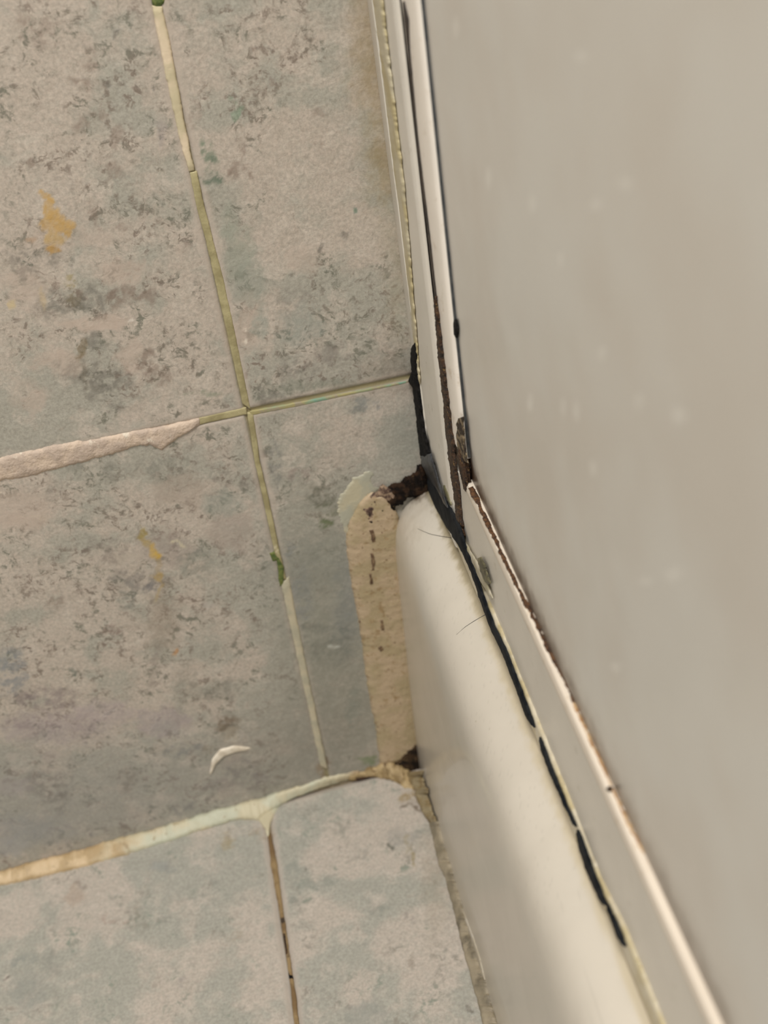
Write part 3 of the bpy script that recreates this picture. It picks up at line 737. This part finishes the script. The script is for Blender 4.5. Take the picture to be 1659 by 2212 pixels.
tag(ribbon('grout_line', [(328, 12), (345, 100), (365, 200), (388, 300), (408, 371)], [(350, 14), (365, 80), (380, 160), (398, 260), (420, 368)], G_CREAM, W, h=0.0004, jag=2.0, base=0.0012, seed=3),
    'broad pale cream grout smear in the upper stretch of the upright wall joint', 'grout')
tag(ribbon('grout_line', [(410, 373), (425, 450), (445, 520), (470, 630), (500, 762), (524, 872)], [(425, 370), (438, 430), (458, 510), (482, 600), (512, 740), (541, 884)], G_GREEN, W, h=0.0001, jag=1.2, base=0.0012, seed=5),
    'olive yellow grout in the upright wall joint just above the joint crossing', 'grout')
tag(ribbon('grout_line', [(534, 892), (552, 1005), (570, 1085), (590, 1180), (606, 1252)], [(547, 892), (562, 1000), (582, 1085), (602, 1180), (618, 1252)], G_GREEN, W, h=0.0001, jag=1.2, base=0.0012, seed=6),
    'thin olive yellow grout in the upright wall joint just below the joint crossing', 'grout')
tag(ribbon('grout_line', [(608, 1262), (622, 1330), (643, 1425), (668, 1540), (692, 1655)], [(624, 1245), (640, 1330), (662, 1440), (681, 1530), (708, 1662)], G_GREY, W, h=0.0003, jag=2.0, base=0.0012, seed=7),
    'dull cream grout in the lowest stretch of the upright wall joint, reaching the floor', 'grout')
tag(ribbon('grout_line', [(-30, 995), (100, 965), (200, 948), (300, 930), (432, 903)], [(-30, 1044), (60, 1030), (150, 1006), (240, 982), (300, 962), (325, 962), (350, 972), (385, 945), (432, 919)], G_PINK, W, h=0.0006, jag=4.0, base=0.0012, seed=8, rough=0.0003),
    'thick smeared beige grout along the level wall joint on the left', 'grout')
tag(ribbon('grout_line', [(430, 903), (480, 892), (532, 880)], [(430, 918), (480, 906), (534, 895)], G_GREEN, W, h=0.0001, jag=1.0, base=0.0012, seed=9),
    'short olive grout stretch in the level wall joint left of the crossing', 'grout')
tag(ribbon('grout_line', [(540, 889), (650, 869), (760, 847), (884, 822)], [(540, 898), (650, 876), (760, 852), (884, 826)], G_TEAL, W, h=0.0001, jag=1.0, base=0.0012, seed=10),
    'thin teal stained grout in the level wall joint right of the crossing', 'grout')
# green algae at the joint
ALGAE = simple('green_algae', (74, 92, 42), (110, 118, 60), 600, 0.6, bmp=0.4)
tag(ribbon('algae_patch', [(582, 1195), (592, 1190), (600, 1225), (604, 1268)], [(590, 1215), (602, 1205), (614, 1225), (611, 1262)], ALGAE, W, h=0.0003, jag=2.5, seed=12), 'dark green algae speck on the upright wall joint beside the left tile', 'algae')
tag(ribbon('algae_patch', [(326, -12), (328, 8), (336, 15)], [(358, -12), (354, 6), (346, 14)], ALGAE, W, h=0.0003, jag=2.0, seed=13), 'green algae spot at the top end of the cream grout smear', 'algae')

# crescent of plaster below the chip
CRES = simple('pale_plaster', (226, 216, 198), (206, 194, 174), 300, 0.6)
tag(ribbon('plaster_crescent', [(452, 1672), (458, 1640), (475, 1618), (505, 1610), (542, 1614)], [(455, 1674), (466, 1650), (484, 1634), (510, 1624), (542, 1618)], CRES, W, h=0.0006, jag=1.0, seed=14), 'pale curved plaster ridge under the round chip in the lower left wall tile', 'plaster')

# ------------------------------------------------------------------ sealant beads
# wall-floor fillet: upper edge on the wall, lower edge on the floor
J_RIGHT, nt, b = newmat('stained_floor_sealant')
b.inputs['Roughness'].default_value = 0.55
tc = N(nt, 'ShaderNodeTexCoord'); sx = N(nt, 'ShaderNodeSeparateXYZ'); nt.links.new(tc.outputs['Object'], sx.inputs[0])
gx = mapr(nt, math_(nt, 'ADD', sx.outputs[0], math_(nt, 'MULTIPLY', math_(nt, 'SUBTRACT', noise(nt, 120, 4), 0.5), 0.06)), -0.130, -0.100)
ca = mixc(nt, mapr(nt, noise(nt, 150, 4), 0.4, 0.6), lin((198, 174, 138)), lin((170, 146, 108)))
cb = mixc(nt, mapr(nt, noise(nt, 110, 4), 0.4, 0.6), lin((190, 181, 153)), lin((184, 184, 162)))
c = mixc(nt, gx, ca, cb)
gx2 = mapr(nt, math_(nt, 'ADD', sx.outputs[0], math_(nt, 'MULTIPLY', math_(nt, 'SUBTRACT', noise(nt, 200, 4), 0.5), 0.02)), -0.046, -0.034)
c = mixc(nt, gx2, c, lin((160, 138, 106)))
c = mixc(nt, mapr(nt, noise(nt, 420, 4), 0.60, 0.72), c, lin((150, 130, 96)))
nt.links.new(c, b.inputs['Base Color']); bump(nt, b, noise(nt, 260, 5, 0.6), 0.35, 0.001)
tag(ribbon('floor_sealant', [(-30, 1889), (60, 1864), (150, 1841), (250, 1812), (300, 1799), (400, 1770), (470, 1748), (560, 1724), (640, 1700), (700, 1680), (775, 1664)], [(-30, 1920), (60, 1902), (100, 1892), (180, 1872), (250, 1854), (296, 1839), (400, 1806), (480, 1780), (520, 1770), (560, 1771), (590, 1748), (640, 1722), (700, 1698), (775, 1676)], J_RIGHT, W, lambda p: onF(p), h=0.0009, jag=3.5, seed=16, taper=False, rough=0.0003),
    'uneven sealant bead along the wall foot, tan at left turning pale greenish', 'sealant')
tag(ribbon('floor_sealant', [(548, 1760), (560, 1774), (572, 1790), (577, 1808)], [(606, 1736), (592, 1760), (584, 1780), (581, 1806)], J_RIGHT, onF, h=0.0006, jag=1.0, seed=17),
    'small triangular tail of pale sealant running into the floor joint', 'sealant')
FG1 = simple('brown_floor_grout', (142, 120, 84), (112, 88, 56), 140, 0.75, bmp=0.3, c3=(58, 46, 34), scale3=120, lo3=0.6, hi3=0.66)
tag(grow_line('grout_line', [(582, 1800), (592, 1870), (606, 1960), (620, 2050), (632, 2130), (643, 2235)], [8, 14, 9, 8, 9, 11], FG1, onF, h=0.0002, jag=1.5, base=0.001, seed=18),
    'brown worn grout in the floor joint running towards the viewer', 'grout')
tag(grow_line('mould_spot', [(626, 2100), (629, 2112), (631, 2122)], [7, 9, 6], BLACKM, onF, h=0.0004, jag=1, seed=19), 'tiny black mould dot on the brown floor joint', 'mould')
tag(grow_line('mould_spot', [(613, 2008), (617, 2040), (621, 2070)], [5, 6, 4], BROWNM, onF, h=0.0003, jag=1, seed=20), 'thin dark streak on the brown floor joint above the black dot', 'mould')

# tan sealant strip on the wall beside the curb end
TANM, nt, b = newmat('tan_sealant')
b.inputs['Roughness'].default_value = 0.5
f1 = mapr(nt, noise(nt, 120, 4), 0.42, 0.6)
c = mixc(nt, f1, lin((180, 159, 130)), lin((166, 149, 116)))
c = mixc(nt, mapr(nt, noise(nt, 420, 4, 0.6), 0.56, 0.70), c, lin((152, 128, 92)))
c = mixc(nt, mapr(nt, noise(nt, 900, 4, 0.6), 0.63, 0.70), c, lin((104, 76, 50)))
nt.links.new(c, b.inputs['Base Color']); bump(nt, b, noise(nt, 500, 5, 0.6), 0.5, 0.0008)
tag(ribbon('sealant_strip', [(800, 1062), (775, 1085), (755, 1120), (748, 1150), (748, 1190), (757, 1250), (765, 1290), (778, 1370), (786, 1430), (797, 1510), (812, 1570), (816, 1620), (822, 1655)],
           [(822, 1068), (845, 1085), (860, 1110), (868, 1150), (874, 1200), (878, 1250), (884, 1300), (890, 1370), (894, 1440), (900, 1510), (904, 1560), (908, 1600), (908, 1640)], TANM, W, lambda p: onY(p, -0.0012), h=0.0011, jag=3.0, m=14, seed=21, rough=0.0003),
    'wide tan sealant strip on the wall tile beside the end of the white curb', 'sealant')
FLAKE = simple('peeling_pale_film', (184, 176, 150), (170, 168, 150), 160, 0.5, bmp=0.3)
tag(ribbon('sealant_film', [(798, 1014), (775, 1025), (752, 1045), (742, 1062), (728, 1085), (727, 1100), (736, 1120), (744, 1150)], [(806, 1020), (800, 1036), (806, 1052), (828, 1056), (800, 1075), (775, 1098), (760, 1125), (752, 1155)], FLAKE, W, h=0.0002, jag=8.0, m=9, seed=22, step=1.5),
    'thin peeling pale film at the top of the wide tan strip', 'sealant')
PURP = simple('mauve_brown_mould', (136, 112, 84), (90, 66, 46), 500, 0.6, bmp=0.5, lo=0.42, hi=0.58)
tag(ribbon('mould_patch', [(796, 1132), (788, 1100), (800, 1072), (826, 1046)], [(820, 1140), (836, 1112), (850, 1092), (864, 1070)], simple('speckled_mauve_mould', (156, 132, 108), (84, 62, 52), 620, 0.7, bmp=0.5, lo=0.40, hi=0.56, c3=(44, 30, 22), scale3=500, lo3=0.56, hi3=0.62), lambda p: onY(p, -0.0012), h=0.0004, jag=8.0, seed=23, rough=0.0003, step=1.5),
    'mauve brown mould patch over the top of the wide tan strip', 'mould')
tag(ribbon('mould_patch', [(800, 1102), (826, 1070), (845, 1048), (868, 1032), (895, 1020), (915, 1000)], [(826, 1104), (850, 1100), (868, 1088), (888, 1076), (908, 1070), (932, 1068)], simple('black_brown_mould', (20, 14, 10), (54, 38, 26), 420, 0.8, bmp=0.7, spec=0.15, c3=(88, 72, 46), scale3=700, lo3=0.62, hi3=0.68), lambda p: onY(p, -0.0006), lambda p: onY(p, -0.0016), h=0.0005, jag=11.0, m=11, seed=24, rough=0.0008, step=1.2),
    'dark brown mould arc over the wall end of the white curb', 'mould')
for i, (pts, wd_) in enumerate([([(803, 1145), (806, 1160), (807, 1172)], [8, 10, 7]), ([(803, 1196), (806, 1215), (806, 1232)], [6, 8, 6]), ([(800, 1240), (803, 1262)], [6, 7]), ([(826, 1340), (828, 1362)], [5, 6]), ([(820, 1398), (825, 1406)], [7, 6])]):
    tag(grow_line('mould_spot', pts, wd_, PURP, lambda p: onY(p, -0.0017), h=0.0003, jag=3.5, seed=30 + i, step=2),
        ['uppermost and darkest brown mould spot on the wide tan strip', 'long second brown mould spot from the top on the wide tan strip', 'small third mould spot from the top on the wide tan strip',
         'faint fourth mould spot from the top on the wide tan strip', 'lowest faint brown mould spot on the wide tan strip'][i], 'mould')

# bottom corner: shaded hole painted dark, brown grime where wall, floor and tray meet
tag(ribbon('grime_patch', [(850, 1652), (868, 1634), (884, 1614), (898, 1592)], [(862, 1676), (888, 1676), (906, 1668), (918, 1655)], simple('corner_hole_and_grime', (30, 22, 15), (62, 46, 30), 380, 0.8, bmp=0.6, c3=(104, 84, 58), scale3=420, lo3=0.6, hi3=0.68, spec=0.2), lambda p: onY(p, -0.0012), lambda p: onY(p, -0.0028), h=0.0008, jag=7.0, m=12, seed=40, rough=0.0006, step=1.5),
    'dark lump painted as a shaded hole, with brown grime, in the corner of wall, floor and curb', 'grime')
OCH = simple('ochre_grime', (170, 148, 108), (130, 108, 70), 260, 0.6, bmp=0.4, c3=(88, 62, 34), scale3=320, lo3=0.58, hi3=0.64)
tag(ribbon('grime_patch', [(745, 1678), (790, 1662), (830, 1648), (862, 1640), (885, 1660)], [(755, 1686), (800, 1678), (840, 1682), (870, 1700), (900, 1712)], OCH, W, onF, h=0.0007, jag=6.0, m=10, seed=41, rough=0.0005, step=1.5),
    'ochre grime streak along the foot of the wall left of the blackened corner', 'grime')
tag(ribbon('grime_patch', [(878, 1668), (892, 1700), (904, 1736), (926, 1775), (934, 1800)], [(912, 1664), (920, 1700), (927, 1735), (940, 1768), (945, 1802)], simple('olive_grime', (134, 116, 82), (150, 136, 106), 260, 0.6, bmp=0.4, c3=(72, 52, 26), scale3=300, lo3=0.6, hi3=0.66), lambda p: onF(p, 0.0003), lambda p: onC(p, 0.0006), h=0.0004, jag=5.0, m=10, seed=42, rough=0.0003, step=2),
    'olive brown grime running down from the blackened corner along the tray foot', 'grime')
tag(grow_line('mould_spot', [(765, 1685), (790, 1680), (815, 1673), (822, 1666)], [4, 6, 6, 4], BROWNM, lambda p: onY(p, -0.001), h=0.0004, jag=1.5, seed=43, step=2), 'thin dark brown streak along the ochre grime at the wall foot', 'mould')
TRAYSEAL = simple('grey_beige_tray_sealant', (158, 146, 124), (130, 120, 100), 110, 0.6, bmp=0.3, c3=(108, 100, 84), scale3=90, lo3=0.5, hi3=0.62)
tag(ribbon('tray_sealant', [(928, 1775), (935, 1810), (945, 1860), (962, 1900), (978, 1960), (1000, 2050), (1022, 2130), (1040, 2200), (1048, 2240)], [(948, 1775), (962, 1830), (980, 1890), (1000, 1960), (1022, 2030), (1050, 2120), (1068, 2190), (1082, 2240)], TRAYSEAL, onF, lambda p: onC(p), h=0.0006, jag=2.5, m=8, seed=44, taper=False),
    'dirty grey beige sealant along the floor at the foot of the tray', 'sealant')
tag(ribbon('sealant_ridge', [(992, 1958), (1010, 2010), (1025, 2060), (1042, 2115)], [(998, 1962), (1020, 2020), (1036, 2070), (1047, 2118)], simple('clean_pale_sealant', (198, 190, 176), (180, 170, 150), 200, 0.4), lambda p: onC(p, 0.0003), h=0.0002, jag=0.8, seed=45),
    'narrow clean pale ridge on the dirty sealant at the foot of the tray', 'sealant')

# yellowed sealant between wall and channel
YEL = simple('yellowed_sealant', (190, 176, 134), (200, 190, 162), 90, 0.45, bmp=0.15)
XF = -0.0010
FX = lambda p: onX(p, XF)
tag(ribbon('channel_sealant', [(796, -20), (812, 90), (825, 200), (846, 373), (858, 450), (870, 545), (881, 633), (895, 750), (903, 830)], [(824, -20), (839, 120), (850, 210), (864, 330), (872, 400), (883, 520), (892, 640), (901, 750), (907, 830)], YEL, lambda p: onY(p, -0.0003), lambda p: onX(p, -0.0014), h=0.0004, jag=1.5, m=8, seed=46),
    'yellowed sealant bead running up between the wall tiles and the metal channel', 'sealant')
tag(ribbon('mould_patch', [(893, 740), (888, 775), (892, 800), (882, 822), (893, 836), (899, 890), (904, 950), (911, 1010)], [(897, 740), (901, 800), (906, 850), (912, 900), (921, 945), (930, 985), (937, 1000), (940, 1020)], BLACKM, lambda p: onY(p, -0.0004), lambda p: onX(p, -0.0016), h=0.0005, jag=3.0, m=9, seed=47, rough=0.0003, step=2),
    'black mould gap between the wall tile and the foot of the metal channel', 'mould')
GREYS = simple('blue_grey_torn_sealant', (62, 64, 68), (34, 35, 37), 200, 0.4, bmp=0.3)
tag(ribbon('torn_sealant', [(909, 985), (912, 1005), (925, 1030), (942, 1058), (960, 1095)], [(930, 980), (937, 1002), (945, 1032), (953, 1058), (968, 1098)], GREYS, lambda p: onY(p, -0.0030), lambda p: onX(p, -0.0019), h=0.0005, jag=1.5, seed=48),
    'blue grey torn sealant below the foot of the metal channel', 'sealant')
# scratches and marks on the channel
tag(grow_line('mould_spot', [(864, 373), (866, 384), (868, 395)], [3, 4, 3], BROWNM, FX, h=0.0002, jag=1, seed=49, step=1.5), 'tiny brown speck on the face of the metal channel', 'mould')
tag(grow_line('mould_spot', [(959, 1048), (965, 1068), (974, 1092)], [4, 8, 3], simple('olive_stain', (112, 108, 76), (138, 132, 104), 400, 0.5), FX, h=0.0002, jag=1.5, seed=50, step=2), 'olive stain near the lower tip of the metal channel', 'mould')

# gap between channel lip and bead
XB = 0.0006
tag(ribbon('grime_strip', [(939, 640), (943, 700), (950, 780), (958, 850), (964, 930), (971, 990), (981, 1060), (989, 1130), (994, 1160)], [(944, 640), (953, 720), (962, 800), (969, 860), (979, 940), (984, 990), (992, 1060), (998, 1120), (1004, 1160)], BROWNM, lambda p: onX(p, -0.0006), lambda p: onX(p, -0.0003), h=0.0006, jag=2.0, m=8, seed=51, rough=0.0004, step=2),
    'brown grime filling the slot between channel lip and upright bead', 'grime')
SLOT_SHADE = simple('slot_shade', (44, 38, 34), (64, 54, 46), 300, 0.7)  # dark colour standing for the shade inside the open slot
tag(ribbon('slot_shade_strip', [(869, 5), (873, 50), (880, 110), (898, 300), (923, 500), (939, 645)], [(872, 3), (881, 40), (884, 110), (901, 300), (926, 500), (942, 645)], SLOT_SHADE, lambda p: onX(p, -0.0004), h=0.0001, jag=0.4, m=5, seed=52), 'thin dark strip painted as the shade in the slot beside the channel lip, widest near its top', 'gap')
# brown lump at the frame corner
bm = bmesh.new()
cpt = onX((1003, 1010), 0.0004)
bmesh.ops.create_icosphere(bm, subdivisions=5, radius=1)
for v in bm.verts:
    d = v.co.normalized(); n = float(fbm(d.x * 3 + 5 + d.z, d.y * 3 + 5 - d.z, 61, 4)) * 0.9 + 0.55
    v.co = Vector((cpt[0] + d.x * 0.0012 * n, cpt[1] - 0.0002 + d.y * 0.0030 * n, cpt[2] + d.z * 0.0055 * n))
me = bpy.data.meshes.new('grime_lump'); bm.to_mesh(me); bm.free(); me.materials.append(BROWNM)
me.polygons.foreach_set('use_smooth', [True] * len(me.polygons))
lump = bpy.data.objects.new('grime_lump', me); col.objects.link(lump)
tag(lump, 'dark brown grime lump at the corner where upright bead and rail bead meet', 'grime')
tag(ribbon('grime_strip', [(987, 905), (986, 950), (988, 990)], [(1000, 900), (1003, 950), (1010, 1000)], simple('mixed_corner_grime', (52, 40, 28), (132, 116, 90), 420, 0.7, bmp=0.4, lo=0.46, hi=0.60), lambda p: onX(p, -0.0003), lambda p: onX(p, 0.0002), h=0.00015, jag=4.0, seed=53, rough=0.0004, step=2),
    'mottled brown and grey grime at the foot of the black gasket', 'grime')
tag(grow_line('mould_spot', [(983, 690), (985, 710), (984, 730)], [6, 9, 6], BLACKM, lambda p: onX(p, 0.0011), h=0.0003, jag=1, seed=54, step=2), 'dark reddish black blot on the gasket', 'mould')

# corrosion along the bottom bead
def BZ(p): return onZ(p, 0.1498)


tag(grow_line('corrosion_line', [(1017, 1052), (1025, 1070), (1036, 1092), (1048, 1118), (1062, 1150), (1080, 1186), (1098, 1226), (1120, 1272), (1142, 1312), (1158, 1345), (1180, 1392), (1205, 1440), (1225, 1480), (1240, 1520)],
              [12, 14, 8, 7, 9, 7, 7, 7, 9, 8, 9, 6, 5, 3], RUST, BZ, h=0.00012, jag=4.5, m=6, seed=55, rough=0.0001, step=1.5),
    'ragged dark brown corrosion line along the far part of the rail bead', 'corrosion')
ORNG = simple('orange_rust_trace', (168, 128, 86), (200, 170, 130), 500, 0.6)
tag(grow_line('corrosion_line', [(1238, 1516), (1262, 1570), (1300, 1650), (1322, 1700), (1352, 1766), (1385, 1830), (1420, 1895), (1470, 2000), (1530, 2125), (1575, 2225)], [4, 5, 5, 4, 6, 6, 4, 7, 5, 8], ORNG, BZ, h=0.0001, jag=4.0, m=5, seed=56, step=2),
    'light orange rust trace along the near part of the rail bead', 'corrosion')
tag(grow_line('mould_spot', [(1311, 1702), (1318, 1706), (1326, 1704)], [7, 11, 7], BROWNM, lambda p: onZ(p, 0.1497), h=0.0004, jag=1.5, seed=57, step=1.5), 'single dark brown dot on the edge of the rail bead', 'mould')

# seal between rail and curb
SX = -0.0005
SEALC = simple('yellowed_rail_sealant', (206, 196, 172), (190, 176, 138), 120, 0.4, bmp=0.1)
P0 = [(935, 1040), (984, 1150), (1025, 1250), (1092, 1410), (1153, 1562), (1211, 1706), (1287, 1902), (1336, 2003), (1420, 2212), (1432, 2245)]
tag(grow_line('rail_sealant', P0, [14, 16, 18, 16, 16, 16, 18, 20, 22, 22], SEALC, lambda p: onX(p, SX), h=0.0003, jag=1.0, m=7, seed=58, taper=False, base=0.0012),
    'yellowed sealant bead between the curb top and the bottom rail', 'sealant')
segs = [([(918, 1036), (940, 1072), (962, 1106), (984, 1146), (1004, 1192), (1024, 1238), (1044, 1300), (1062, 1350), (1092, 1412), (1122, 1492), (1140, 1542), (1154, 1572)], [20, 34, 30, 26, 14, 10, 13, 12, 13, 13, 12, 3], 'long black mould line in the sealant from the wall end of the curb'),
        ([(1166, 1592), (1174, 1620), (1192, 1668), (1222, 1738), (1244, 1786)], [3, 8, 7, 6, 3], 'middle thinner black mould line in the sealant between curb and rail'),
        ([(1247, 1792), (1256, 1826), (1276, 1884), (1300, 1940), (1312, 1958)], [5, 16, 18, 12, 5], 'short thick black mould line in the near sealant between curb and rail'),
        ([(1312, 1955), (1326, 1990), (1338, 2020), (1350, 2045)], [3, 10, 12, 3], 'nearest short black mould dash in the sealant between curb and rail')]
for i, (P, Wd, lab) in enumerate(segs):
    tag(grow_line('mould_line', P, [w * (0.8 if i else (1.0 if q < 4 else 0.8)) for q, w in enumerate(Wd)], simple('black_mould_line', (20, 23, 27), (38, 40, 42), 300, 0.8, spec=0.12) if i == 0 else bpy.data.materials['black_mould_line'], lambda p: onX(p, -0.0011), h=0.0004, jag=2.0, m=7, seed=70 + i, step=2), lab, 'mould', 'black mould lines in the rail sealant')
# stained torn film on the rail face near the channel tip
tag(ribbon('torn_sealant', [(965, 1144), (990, 1155), (1010, 1180), (1030, 1215), (1048, 1250), (1064, 1292)], [(972, 1152), (992, 1170), (1008, 1200), (1030, 1240), (1050, 1275), (1062, 1296)], simple('pale_torn_film', (186, 178, 158), (164, 156, 128), 300, 0.4), lambda p: onX(p, -0.0007), h=0.0003, jag=2.0, seed=80), 'pale torn flap of sealant trailing from the channel tip over the rail', 'sealant')
tag(grow_line('mould_spot', [(1034, 1205), (1044, 1228), (1056, 1262)], [7, 12, 8], simple('dark_olive_stain', (74, 70, 54), (112, 106, 78), 500, 0.5), lambda p: onX(p, -0.0008), h=0.0004, jag=3, seed=81, step=2), 'dark olive stain on the torn pale sealant flap', 'mould')

# ------------------------------------------------------------------ hairs lying on the curb
HAIR = simple('dark_hair', (52, 50, 48), None, rough=0.4)


def tube(name, pts, r0, r1, mat):
    P = resample(np.array(pts), 24); V = []; Fc = []; k = 6
    for i, p in enumerate(P):
        t = P[min(i + 1, 23)] - P[max(i - 1, 0)]; t /= np.linalg.norm(t)
        a = np.cross(t, [0, 0, 1]); a /= np.linalg.norm(a); b_ = np.cross(t, a)
        r = r0 + (r1 - r0) * i / 23
        for j in range(k):
            q = 2 * math.pi * j / k; V.append(p + r * (math.cos(q) * a + math.sin(q) * b_))
    for i in range(23):
        for j in range(k): Fc.append((i * k + j, i * k + (j + 1) % k, (i + 1) * k + (j + 1) % k, (i + 1) * k + j))
    return mesh(name, V, Fc, mat)


SP = np.array([(a, b_) for a, b_ in S[:262]])


def onCurb(p, up=0.0001):
    lo = None
    r = ray(*p)
    for t in np.arange(0.15, 0.45, 0.0001):
        q = CAM + t * r
        z = np.interp(q[0], SP[:, 0], SP[:, 1]) if q[0] > SP[0, 0] else -1
        if q[2] <= z + up: return q
    return q


tag(tube('hair', [onCurb(p) for p in ((902, 1142), (915, 1148), (930, 1154), (950, 1158), (975, 1162))], 0.00004, 0.00010, HAIR), 'short curved dark hair lying on the curb beside the channel tip', 'hair')
tag(tube('hair', [onCurb(p) for p in ((986, 1371), (1005, 1354), (1025, 1341), (1048, 1328))], 0.00003, 0.00009, HAIR), 'straight dark hair sticking out of the black seal onto the curb', 'hair')
